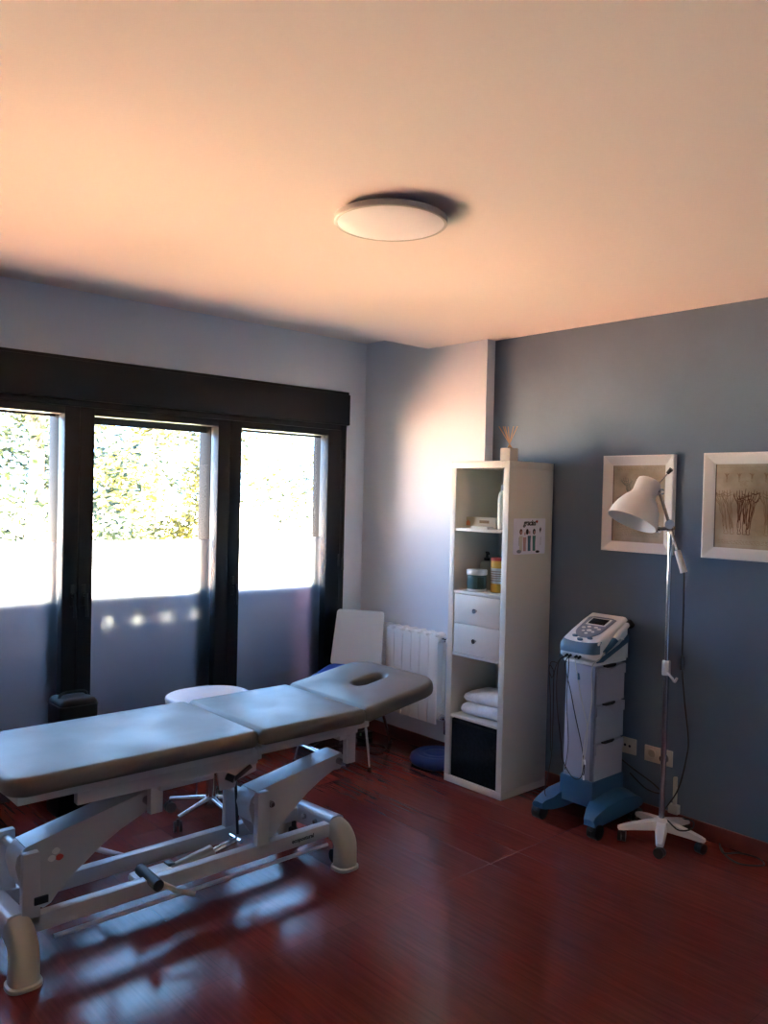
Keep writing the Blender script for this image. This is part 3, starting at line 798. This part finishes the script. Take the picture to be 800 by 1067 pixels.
for (wx, wy) in ((-.352, -1.850), (-.352, -2.178), (.0, -1.85), (.0, -2.178)):
    wl = MB()
    for q in (-.014, .014): wl.tube([(wx, wy+q-.011, .036), (wx, wy+q+.011, .036)], .036, 20)
    wl.tube([(wx+.012, wy, .03), (wx+.012, wy, .075)], .010, 10)
    wl.prism([(wx+.036*cos(a_)*1.08, .036+.036*sin(a_)*1.08) for a_ in [math.radians(q) for q in range(15, 171, 15)]]+[(wx-.02, .03), (wx+.02, .03)], wy-.008, wy+.008, 'y')
    wl.build('castor', 'black_plastic', kt)
MB().box(cx0-.01, cx1+.005, cy0-.004, cy1+.006, .806, .822, .005).build('top_tray', 'white_plastic', kt)
# device
dv = empty('therapy_unit', (-.15, -2.01, .822)); tag(dv, 'white and slate blue electrotherapy console with a small dark screen standing on the cart', 'medical device')
DX0, DX1, DY0, DY1 = -.335, -.020, -2.115, -1.905
def dprof(ins=0):
    return None
bd = MB(); rings = []
def dring(x, z0, z1, w, n=5, r=.02):
    yc = (DY0+DY1)/2; hw = w/2
    rad = min(r, (z1-z0)*.45)
    return [(x, p[0], p[1]) for p in rrect(yc-hw, yc+hw, z0, z1, (rad*.6, rad*.6, rad, rad), 0, n)]
for x, z0, z1, w_ in [(-.318, .862, .882, .13), (-.313, .848, .896, .165), (-.300, .838, .908, .195), (-.27, .826, .928, .214), (-.20, .824, .960, .222), (-.10, .824, 1.003, .222), (-.03, .824, 1.030, .216), (-.012, .830, 1.026, .205), (-.008, .850, 1.012, .19)]:
    rings.append(dring(x, z0, z1, w_))
bd.loft(rings); bd.build('housing', 'white_plastic', dv, 50)
# top plane frame: origin at centre of sloping top
pa = Vector((-.285, -2.01, .9225)); pb_ = Vector((-.03, -2.01, 1.030)); tdir = (pb_-pa).normalized(); ydir = Vector((0, -1, 0)); nrm = tdir.cross(Vector((0, 1, 0))); nrm = -nrm if nrm.z < 0 else nrm
TM = Matrix(((ydir.x, tdir.x, nrm.x, pa.x), (ydir.y, tdir.y, nrm.y, pa.y), (ydir.z, tdir.z, nrm.z, pa.z), (0, 0, 0, 1)))
pts = []
for k in range(25):
    a_ = PI+PI*k/24; pts.append((.075*cos(a_), .115+.085*sin(a_)))
pts += [(.080, .225), (.05, .236), (-.05, .236), (-.080, .225)]
MB().prism(pts, -.004, .0045, 'z', mtx=TM).build('control_panel', 'dev_grey', dv)
MB().box(-.058, .058, .150, .222, .002, .0065, .002, TM).build('screen_bezel', 'white_plastic', dv)
MB().box(-.048, .048, .157, .213, .006, .0078, .001, TM).build('screen', 'lcd', dv)
for (u, v_, a_, b_) in ((-.045, .115, .011, .008), (-.02, .128, .011, .007), (.02, .128, .011, .007), (.045, .115, .011, .008), (0, .095, .014, .010), (-.028, .085, .009, .007), (.028, .085, .009, .007), (0, .066, .010, .006)):
    MB().prism([(u+a_*cos(2*PI*k/14), v_+b_*sin(2*PI*k/14)) for k in range(14)], .003, .0075, 'z', mtx=TM).build('button', 'white_plastic', dv)
for (u, v_) in ((-.045, .035), (0, .010), (.045, .030)):
    MB().prism([(u+.016*cos(2*PI*k/14), v_+.008*sin(2*PI*k/14)) for k in range(14)], -.003, .006, 'z', mtx=TM).build('start_key', 'dev_blue', dv)
# blue front bumper and side stripe
fb2 = MB(); rr = []
xp = [(0, -.3185), (.065, -.318), (.0825, -.313), (.0975, -.300), (.107, -.270), (.112, -.20)]
def xfront(d):
    for (d0, x0), (d1, x1) in zip(xp, xp[1:]):
        if d <= d1: return x0+(x1-x0)*(d-d0)/(d1-d0)
    return xp[-1][1]
for k in range(25):
    t = -1+2*k/24
    y = -2.01+.1075*t; x = xfront(abs(.1045*t)); q = t*t
    rr.append([(x-.004, y, .866), (x-.003, y, .888), (x+.004, y, .904), (x+.020+.010*q, y, .9175+.008*q), (x+.030, y, .900), (x+.03, y, .866)])
fb2.loft(rr); fb2.build('front_bumper', 'dev_blue', dv)
for y0, y1_ in ((-2.1225, -2.117), (-1.903, -1.8975)):
    MB().prism([(-.29, .826), (-.24, .826), (-.012, .905), (-.012, .945), (-.10, .900), (-.29, .838)], y0, y1_, 'y').build('side_stripe', 'dev_blue', dv)
MB().prism([(-.27, .823), (-.012, .823), (-.012, .90), (-.10, .868), (-.24, .826)], -2.118, -1.902, 'y').build('support_wedge', 'white_plastic', dv)
pk = MB()
for y in (-1.965, -1.985, -2.02, -2.04): pk.tube([(-.306, y, .852), (-.330, y, .843)], .0065, 8)
pk.build('plug_row', 'black_plastic', dv)
# probe on its side holder
pr_ = empty('ultrasound_probe', (-.15, -2.14, .93)); tag(pr_, 'grey ultrasound handpiece with a white grip clipped along the side of the console', 'probe')
MB().tube([(-.25, -2.137, .878), (-.21, -2.137, .900), (-.16, -2.137, .932)], [.010, .017], 12).build('rear_grip', 'dev_blue', pr_)
MB().tube([(-.165, -2.137, .930), (-.12, -2.137, .962), (-.055, -2.137, .997)], [.017, .014], 12).build('grip', 'white_plastic', pr_)
MB().tube([(-.058, -2.137, .995), (-.035, -2.137, 1.005), (-.020, -2.137, .990)], [.014, .020], 12).build('head', 'black_plastic', pr_)
MB().box(-.13, -.10, -2.150, -2.118, .925, .936, .003).build('clip', 'white_plastic', dv)
# leads hanging down the front
leads = [('black_rubber', .0024, [(-.330, -1.965, .843), (-.362, -1.945, .80), (-.345, -1.93, .62), (-.30, -1.93, .40), (-.288, -1.94, .30), (-.290, -2.00, .235), (-.292, -2.05, .25), (-.290, -2.066, .34)]),
         ('black_rubber', .0024, [(-.330, -1.985, .843), (-.345, -1.975, .80), (-.292, -1.975, .66), (-.286, -2.00, .55), (-.286, -2.045, .40), (-.286, -2.064, .30), (-.288, -2.060, .26)]),
         ('black_rubber', .0022, [(-.330, -1.965, .843), (-.36, -1.955, .83), (-.33, -1.905, .77), (-.32, -1.890, .70), (-.33, -1.90, .50), (-.325, -1.893, .32), (-.36, -1.885, .165), (-.37, -1.90, .13)]),
         ('black_rubber', .0022, [(-.330, -1.985, .843), (-.33, -1.985, .78), (-.287, -1.95, .60), (-.286, -1.965, .40), (-.287, -1.95, .26)]),
         ('cream_wrap', .0024, [(-.330, -2.02, .843), (-.33, -2.03, .79), (-.288, -2.04, .62), (-.286, -2.075, .50), (-.286, -2.07, .40), (-.287, -2.05, .28), (-.288, -2.06, .25)]),
         ('cream_wrap', .0028, [(-.25, -2.137, .878), (-.285, -2.13, .845), (-.300, -2.10, .80), (-.288, -2.095, .62), (-.286, -2.06, .42), (-.286, -2.05, .30)]),
         ('black_rubber', .0020, [(-.34, -1.93, .80), (-.335, -1.885, .80), (-.33, -1.868, .755), (-.33, -1.885, .72), (-.335, -1.90, .745), (-.335, -1.89, .77), (-.34, -1.875, .77), (-.335, -1.885, .60), (-.335, -1.895, .35)])]
labs = ['black lead looping low across the front of the pale cart', 'black lead hanging down the middle of the cart front', 'black lead hanging at the left down past the castor base', 'black lead hanging straight beside the cart left edge', 'white lead with a small blue plug hanging in front of the cart', 'white lead running from the ultrasound handpiece down the cart edge', 'black lead with a small loop left of the cart top']
for (m, r, pts), lab in zip(leads, labs):
    o = MB().tube(pts, r, 7, smooth=6).build('device_lead', m, None, loc=pts[0]); tag(o, lab, 'cable', 'leads hanging from the console')
    if 'blue plug' in lab: MB().tube([(-.318, -2.032, .765), (-.312, -2.034, .735)], .007, 8).build('plug', 'dev_blue', o)
    if 'middle' in lab or 'low across' in lab:
        e = pts[-1]; MB().tube([e, (e[0]-.002, e[1]-.004, e[2]-.022)], .004, 8).build('lead_tip', 'white_plastic', o)
# power lead behind the cart
o = MB().tube([(.01, -2.06, .30), (.035, -2.15, .245), (.02, -2.25, .215), (.0, -2.31, .195), (-.03, -2.32, .188), (.02, -2.22, .175), (.04, -2.12, .22)], .004, 7, smooth=6).build('power_lead', 'black_rubber', None, loc=(.01, -2.06, .30))
tag(o, 'black power lead drooping behind the cart towards the lamp base', 'cable')
# ------------------------------------------------------------------ floor lamp
lx, ly = -.135, -2.40
lp = empty('floor_lamp', (lx, ly, 0)); tag(lp, 'white-shaded adjustable examination lamp on a chrome pole and five-star base', 'floor lamp')
a1 = math.atan2(-2.482-ly, -.292-lx)
for k in range(5):
    a_ = a1+2*PI*k/5; R_ = .185
    e = (lx+R_*cos(a_), ly+R_*sin(a_))
    # tapered channel leg
    l_ = MB(); rings = []
    sd = Vector((-sin(a_), cos(a_), 0))
    for t, w_, z0, z1 in ((.0, .030, .066, .108), (.3, .026, .064, .104), (.75, .021, .060, .088), (1.0, .018, .056, .076), (1.1, .014, .056, .070)):
        c_ = Vector((lx+R_*t*cos(a_), ly+R_*t*sin(a_), 0))
        rings.append([c_+sd*w_+Vector((0, 0, z0)), c_-sd*w_+Vector((0, 0, z0)), c_-sd*w_*.72+Vector((0, 0, z1)), c_+sd*w_*.72+Vector((0, 0, z1))])
    l_.loft(rings); leg = l_.build('star_leg', 'lamp_white', lp)
    c_ = MB(); dd = a_+1.2
    for q in (-.010, .010):
        p0 = Vector((e[0]-sin(dd)*q, e[1]+cos(dd)*q, .024)); dv_ = Vector((-sin(dd), cos(dd), 0))*.008
        c_.tube([p0-dv_, p0+dv_], .024, 16)
    c_.tube([(e[0], e[1], .03), (e[0], e[1], .058)], .007, 8)
    c_.build('castor', 'black_plastic', leg)
MB().lathe([(.036, .064), (.036, .106), (.024, .114), (.018, .118)], (lx, ly, 0), 20).build('hub', 'lamp_white', lp)
MB().lathe([(.0135, .11), (.0135, .86)], (lx, ly, 0), 16).build('lower_pole', 'steel', lp)
MB().lathe([(.0105, .86), (.0105, 1.475)], (lx, ly, 0), 16).build('upper_pole', 'chrome', lp)
c_ = MB().lathe([(.019, .80), (.020, .805), (.020, .865), (.017, .87)], (lx, ly, 0), 16)
c_.tube([(lx-.015, ly-.015, .815), (lx-.025, ly-.045, .795), (lx-.02, ly-.055, .78), (lx-.018, ly-.065, .80)], .006, 8, smooth=3)
c_.build('height_clamp', 'white_metal', lp)
c_ = MB().tube([(lx, ly, 1.47), (lx, ly, 1.515)], .016, 14)
c_.tube([(lx-.02, ly+.06, 1.49), (lx-.02, ly-.03, 1.50)], .010, 12); c_.tube([(lx-.02, ly+.062, 1.49), (lx-.02, ly+.045, 1.49)], .018, 12)
c_.tube([(lx-.02, ly-.005, 1.515), (lx-.035, ly-.015, 1.515)], .022, 14)
c_.build('arm_clamp', 'chrome', lp)
A0 = Vector((-.15, -2.452, 1.375)); A1 = Vector((-.15, -2.345, 1.668))
MB().tube([A0, A1], .0075, 12).build('swing_arm', 'steel', lp)
dA = (A0-A1).normalized()
MB().tube([A0-dA*.02, A0+dA*.01, A0+dA*.075, A0+dA*.085], [.014, .017], 14).build('counterweight', 'lamp_white', lp)
# shade: axis from cap to mouth
cap = Vector((-.18, -2.311, 1.722)); ax_ = Vector((-.417, .155, -.893)).normalized()
q_ = Vector((0, 0, 1)).rotation_difference(ax_).to_matrix().to_4x4()
outer = [(.010, -.004), (.045, .0), (.054, .006), (.057, .02), (.056, .07), (.060, .085), (.080, .11), (.100, .145), (.113, .185), (.118, .222)]
inner = [(.1155, .222), (.110, .185), (.097, .147), (.077, .113), (.055, .088), (.050, .05)]
MB().lathe(outer+inner, cap, 40, q_).build('lamp_shade', 'lamp_white', lp, 50)
c_ = MB(); c_.tube([cap+ax_*.05, cap+ax_*.10], .022, 14); c_.build('bulb_socket', 'black_plastic', lp)
MB().lathe([(.012, .095), (.026, .12), (.033, .15), (.026, .178), (.008, .188)], cap, 20, q_).build('bulb', 'white_plastic', lp)
hb_ = cap+ax_*.05+Vector((.02, -.04, .0))
c_ = MB().tube([hb_, A1], .010, 10); c_.tube([A1-Vector((.015, 0, 0)), A1+Vector((.015, 0, 0))], .018, 14); c_.build('tilt_joint', 'chrome', lp)
c_ = MB().tube([cap+Vector((.01, -.035, -.02)), Vector((-.14, -2.385, 1.762))], .003, 8); c_.build('aiming_rod', 'steel', lp)
MB().tube([Vector((-.14, -2.378, 1.756)), Vector((-.139, -2.397, 1.776))], [.008, .011], 10).build('rod_knob', 'black_plastic', lp)
cord = [A0+dA*.085, Vector((-.11, -2.462, 1.27)), Vector((-.08, -2.448, 1.083)), Vector((-.05, -2.434, .852)), Vector((-.04, -2.447, .67)), Vector((-.03, -2.467, .491)), Vector((-.03, -2.460, .397)), Vector((-.04, -2.43, .245)), Vector((-.06, -2.385, .150)), Vector((-.09, -2.37, .112)), Vector((-.13, -2.43, .110)), Vector((-.16, -2.50, .096)), Vector((-.10, -2.53, .095)), Vector((-.02, -2.50, .10)), Vector((.02, -2.42, .08)), Vector((.03, -2.30, .02))]
MB().tube(cord, .0036, 8, smooth=6).build('power_cord', 'black_rubber', lp)
MB().tube([(-.05, -2.434, .885), (-.05, -2.434, .82)], .010, 10).build('cord_switch', 'black_plastic', lp)
o = MB().tube([(.02, -2.62, .005), (-.05, -2.68, .005), (-.08, -2.76, .005), (-.01, -2.83, .005), (.045, -2.78, .005), (.03, -2.70, .005), (-.04, -2.66, .010), (.045, -2.60, .012)], .004, 7, smooth=6).build('loose_cable', 'black_rubber', None, loc=(0, -2.72, 0))
tag(o, 'loose black cable curled on the floor right of the lamp base', 'cable')
o = MB().box(.050, .071, -2.368, -2.352, .085, .26, .003); o.box(.038, .071, -2.385, -2.335, .080, .125, .004)
tag(o.build('cable_cover', 'cream_wrap', None, loc=(.06, -2.36, .08)), 'slim cream cable cover on the blue wall behind the lamp pole', 'cable cover')

# ------------------------------------------------------------------ sockets
def socket(y0, y1, z0, z1, name, label, parts):
    e = empty(name, (XB-.006, (y0+y1)/2, (z0+z1)/2)); tag(e, label, 'socket')
    MB().box(XB-.010, XB, y0, y1, z0, z1, .003).build('face_plate', 'socket', e)
    for kind, y, z in parts:
        if kind == 'round':
            t = MB(); mt = Matrix.Rotation(-PI/2, 4, 'Y')
            t.lathe([(.024, .0), (.024, .004), (.0205, .004), (.019, -.004), (.002, -.004)], (XB-.010, y, z), 28, mt); t.build('socket_well', 'socket', e)
            for q in (-.009, .009): MB().tube([(XB-.0068, y+q, z), (XB-.0058+-.002, y+q, z)], .0028, 8).build('pin_hole', 'ink', e)
        elif kind == 'hole':
            MB().tube([(XB-.008, y, z), (XB-.0108, y, z)], .007, 12).build('pin_hole', 'ink', e)
        elif kind == 'plug':
            MB().tube([(XB-.008, y, z), (XB-.032, y, z)], [.022, .018], 18).build('plug', 'black_plastic', e)
    return e
socket(-2.136, -2.054, .309, .391, 'antenna_socket', 'square ivory socket with two small holes beside the pale cart', [('hole', -2.073, .352), ('hole', -2.100, .350)])
socket(-2.338, -2.185, .300, .380, 'double_socket', 'ivory double wall socket behind the chrome lamp pole', [('round', -2.225, .342), ('plug', -2.298, .337)])

# ------------------------------------------------------------------ framed prints
def paper_mat():
    m, nt, b = new_mat('aged_drawing_paper'); N = nt.nodes.new; L = nt.links.new
    tc = N('ShaderNodeTexCoord'); ns = N('ShaderNodeTexNoise'); ns.inputs['Scale'].default_value = 9; ns.inputs['Detail'].default_value = 9
    L(tc.outputs['Object'], ns.inputs['Vector'])
    rp = N('ShaderNodeValToRGB'); rp.color_ramp.elements[0].position = .35; rp.color_ramp.elements[1].position = .65
    rp.color_ramp.elements[0].color = (.34, .27, .19, 1); rp.color_ramp.elements[1].color = (.50, .43, .33, 1)
    L(ns.outputs['Fac'], rp.inputs['Fac']); L(rp.outputs['Color'], b.inputs['Base Color']); b.inputs['Roughness'].default_value = .5
    return m
M['aged'] = paper_mat()
def framed(y0, y1, z0, z1, fwid, label, drawing):
    e = empty('framed_print', (XB, (y0+y1)/2, (z0+z1)/2)); tag(e, label, 'picture', 'framed prints on the blue wall')
    d = .028
    # mitred frame: outer/inner loops with a raised outer edge sloping in
    loops = []
    for ins, x in ((0, XB), (0, XB-d), (.006, XB-d-.002), (fwid*.85, XB-d*.55), (fwid, XB-d*.50), (fwid, XB-.008)):
        loops.append([(x, y0+ins, z0+ins), (x, y1-ins, z0+ins), (x, y1-ins, z1-ins), (x, y0+ins, z1-ins)])
    fm = MB(); fm.loft(loops, False, False); fm.build('frame', 'frame_white', e, 10)
    i = fwid
    MB().box(XB-.010, XB-.002, y0+i-.003, y1-i+.003, z0+i-.003, z1-i+.003).build('print', 'aged', e)
    sl = MB()
    sl.box(XB-.0115, XB-.0095, y1-i-.004, y1-i, z0+i, z1-i); sl.build('slip', 'passe', e)
    drawing(e, y0+i, y1-i, z0+i, z1-i)
    return e
def strokes(e, lines, r, m, name='ink_stroke'):
    t = MB()
    for pts in lines:
        t.tube([(XB-.0102, y, z) for y, z in pts], r, 4, smooth=4)
    # flatten on to the sheet
    for v in t.bm.verts: v.co.x = XB-.0102+(v.co.x-(XB-.0102))*.25
    t.build(name, m, e)
def writing(e, y0, y1, z0, rows, m='sepia_light', dz=.007, seed=1):
    rnd = random.Random(seed); L = []
    for k in range(rows):
        y = y1
        while y > y0+.01:
            w_ = rnd.uniform(.008, .022); L.append([(y, z0-k*dz), (y-w_*.3, z0-k*dz+.0015), (y-w_*.6, z0-k*dz-.001), (y-w_, z0-k*dz)]); y -= w_+.004
    strokes(e, L, .0006, m, 'note_lines')
def limb(yc, zt, h, w, lean, rnd):
    L = []
    j_ = lambda a: rnd.uniform(-a, a)
    for q in (-1, -.75, -.3, .1, .5, .85, 1):
        pts = []
        t0 = abs(q)**2*.12+rnd.uniform(0, .05); t1 = 1-rnd.uniform(0, .35)*(abs(q) < .9)
        for k in range(8):
            t = t0+(t1-t0)*k/7
            ww = w*(math.sin(PI*min(1, t*2.2+.25)))*.5+w*.28*(1-.35*t) if t < .34 else w*(.30-.18*t+.05*sin(t*16))
            pts.append((yc+q*ww+lean*t+j_(.0016), zt-h*t))
        L.append(pts)
    for k in range(3):
        z = zt-h*rnd.uniform(.08, .3); L.append([(yc-w*.4+j_(.004), z), (yc+j_(.004), z-.008), (yc+w*.35, z+j_(.006))])
    z = zt-h
    L.append([(yc+lean-w*.14, z), (yc+lean-w*.2, z-.012), (yc+lean+w*.16, z-.012), (yc+lean+w*.10, z)])
    return L
def draw_right(e, y0, y1, z0, z1):
    rnd = random.Random(5)
    for f_, w_, lean, dark in ((.93, .055, -.035, 0), (.80, .048, -.025, 0), (.60, .042, .0, 1), (.50, .050, .005, 1), (.36, .045, .03, 1), (.18, .05, .0, 0)):
        strokes(e, limb(y0+(y1-y0)*f_, z1-.115, .20, w_, lean, rnd), .0014 if dark else .0011, 'sepia' if dark else 'sepia_light', 'limb_study')
    c = []
    for f_ in (.82, .62, .42, .2): c += limb(y0+(y1-y0)*f_, z1-.04, .03, .016, 0, rnd)
    strokes(e, c, .0008, 'sepia_light', 'small_study')
    writing(e, y0+.02, y1-.02, z1-.016, 1, seed=4); writing(e, y0+.14, y0+.18, z1-.08, 4, seed=6); writing(e, y0+.02, y1-.02, z0+.035, 3, seed=8)
def draw_left(e, y0, y1, z0, z1):
    rnd = random.Random(9)
    a = limb(y1-.075, z1-.06, .12, .045, -.03, rnd)+limb(y1-.16, z1-.05, .10, .03, .01, rnd)+limb(y0+.06, z0+.22, .10, .03, 0, rnd)+limb(y1-.05, z0+.24, .08, .03, 0, rnd)
    strokes(e, a, .0012, 'grey_ink', 'plant_like_study')
    writing(e, y0+.02, y1-.02, z1-.014, 2, seed=14); writing(e, y0+.02, y1-.03, z0+.12, 12, seed=16, dz=.008, m='grey_ink')
framed(-2.308, -1.905, 1.357, 1.857, .052, 'white-framed sepia sketch hanging behind the lamp shade', draw_left)
framed(-2.868, -2.462, 1.357, 1.860, .054, 'white-framed brown limb studies right of the lamp, cut by the picture edge', draw_right)

# ------------------------------------------------------------------ ceiling lamp
lc = (-1.872, -2.302); cl_ = empty('ceiling_lamp', (lc[0], lc[1], H)); tag(cl_, 'flat round opal ceiling lamp with a thin grey-white rim', 'ceiling lamp')
MB().lathe([(.165, 0), (.165, -.010), (.190, -.011), (.192, -.014), (.192, -.028), (.189, -.031), (.181, -.0315), (.181, -.027)], (lc[0], lc[1], H), 64).build('rim', 'lamp_rim', cl_, 30)
MB().lathe([(.1802, -.022), (.1802, -.0300), (.176, -.0312), (.10, -.0320), (.005, -.0322)], (lc[0], lc[1], H), 64).build('diffuser', 'lamp_disc', cl_, 30)

# ------------------------------------------------------------------ light
W = bpy.data.worlds.new('sky'); S.world = W; W.use_nodes = True
nt = W.node_tree; bg = nt.nodes['Background']
bg.inputs['Color'].default_value = (.31, .59, 1.0, 1); bg.inputs['Strength'].default_value = 0.88
sd = bpy.data.lights.new('sun', 'SUN'); sd.energy = 21; sd.color = (1, .86, .68); sd.angle = math.radians(1)
so = bpy.data.objects.new('sun', sd); COL.objects.link(so)
so.rotation_euler = Vector((-.78, .0, .62)).to_track_quat('Z', 'Y').to_euler()
for x0, x1 in ((WX0, WX1),):
    pd = bpy.data.lights.new('window_portal', 'AREA'); pd.shape = 'RECTANGLE'; pd.size = x1-x0; pd.size_y = 2.05
    pd.cycles.is_portal = True
    po = bpy.data.objects.new('window_portal', pd); COL.objects.link(po); po.location = ((x0+x1)/2, .26, 1.03); po.rotation_euler = (-PI/2, 0, 0)

# ------------------------------------------------------------------ camera
yaw, pitch, roll = CAMV = (.8383, -.0204, .0241)
fwd = Vector((cos(pitch)*cos(yaw), cos(pitch)*sin(yaw), sin(pitch)))
r = fwd.cross(Vector((0, 0, 1))).normalized(); u = r.cross(fwd)
r2 = r*cos(roll)+u*sin(roll); u2 = -r*sin(roll)+u*cos(roll)
cam = bpy.data.cameras.new('camera'); co = bpy.data.objects.new('camera', cam); COL.objects.link(co)
co.matrix_world = Matrix(((r2.x, u2.x, -fwd.x, -3.7508), (r2.y, u2.y, -fwd.y, -4.3920), (r2.z, u2.z, -fwd.z, 1.6204), (0, 0, 0, 1)))
cam.sensor_fit = 'VERTICAL'; cam.sensor_height = 24; cam.lens = 859.8/1067*24
cam.clip_start = .05; cam.clip_end = 500
S.camera = co
S.view_settings.view_transform = 'Standard'; S.view_settings.look = 'None'
S.view_settings.gamma = 1; S.view_settings.use_curve_mapping = False
S.view_settings.exposure = 4.35
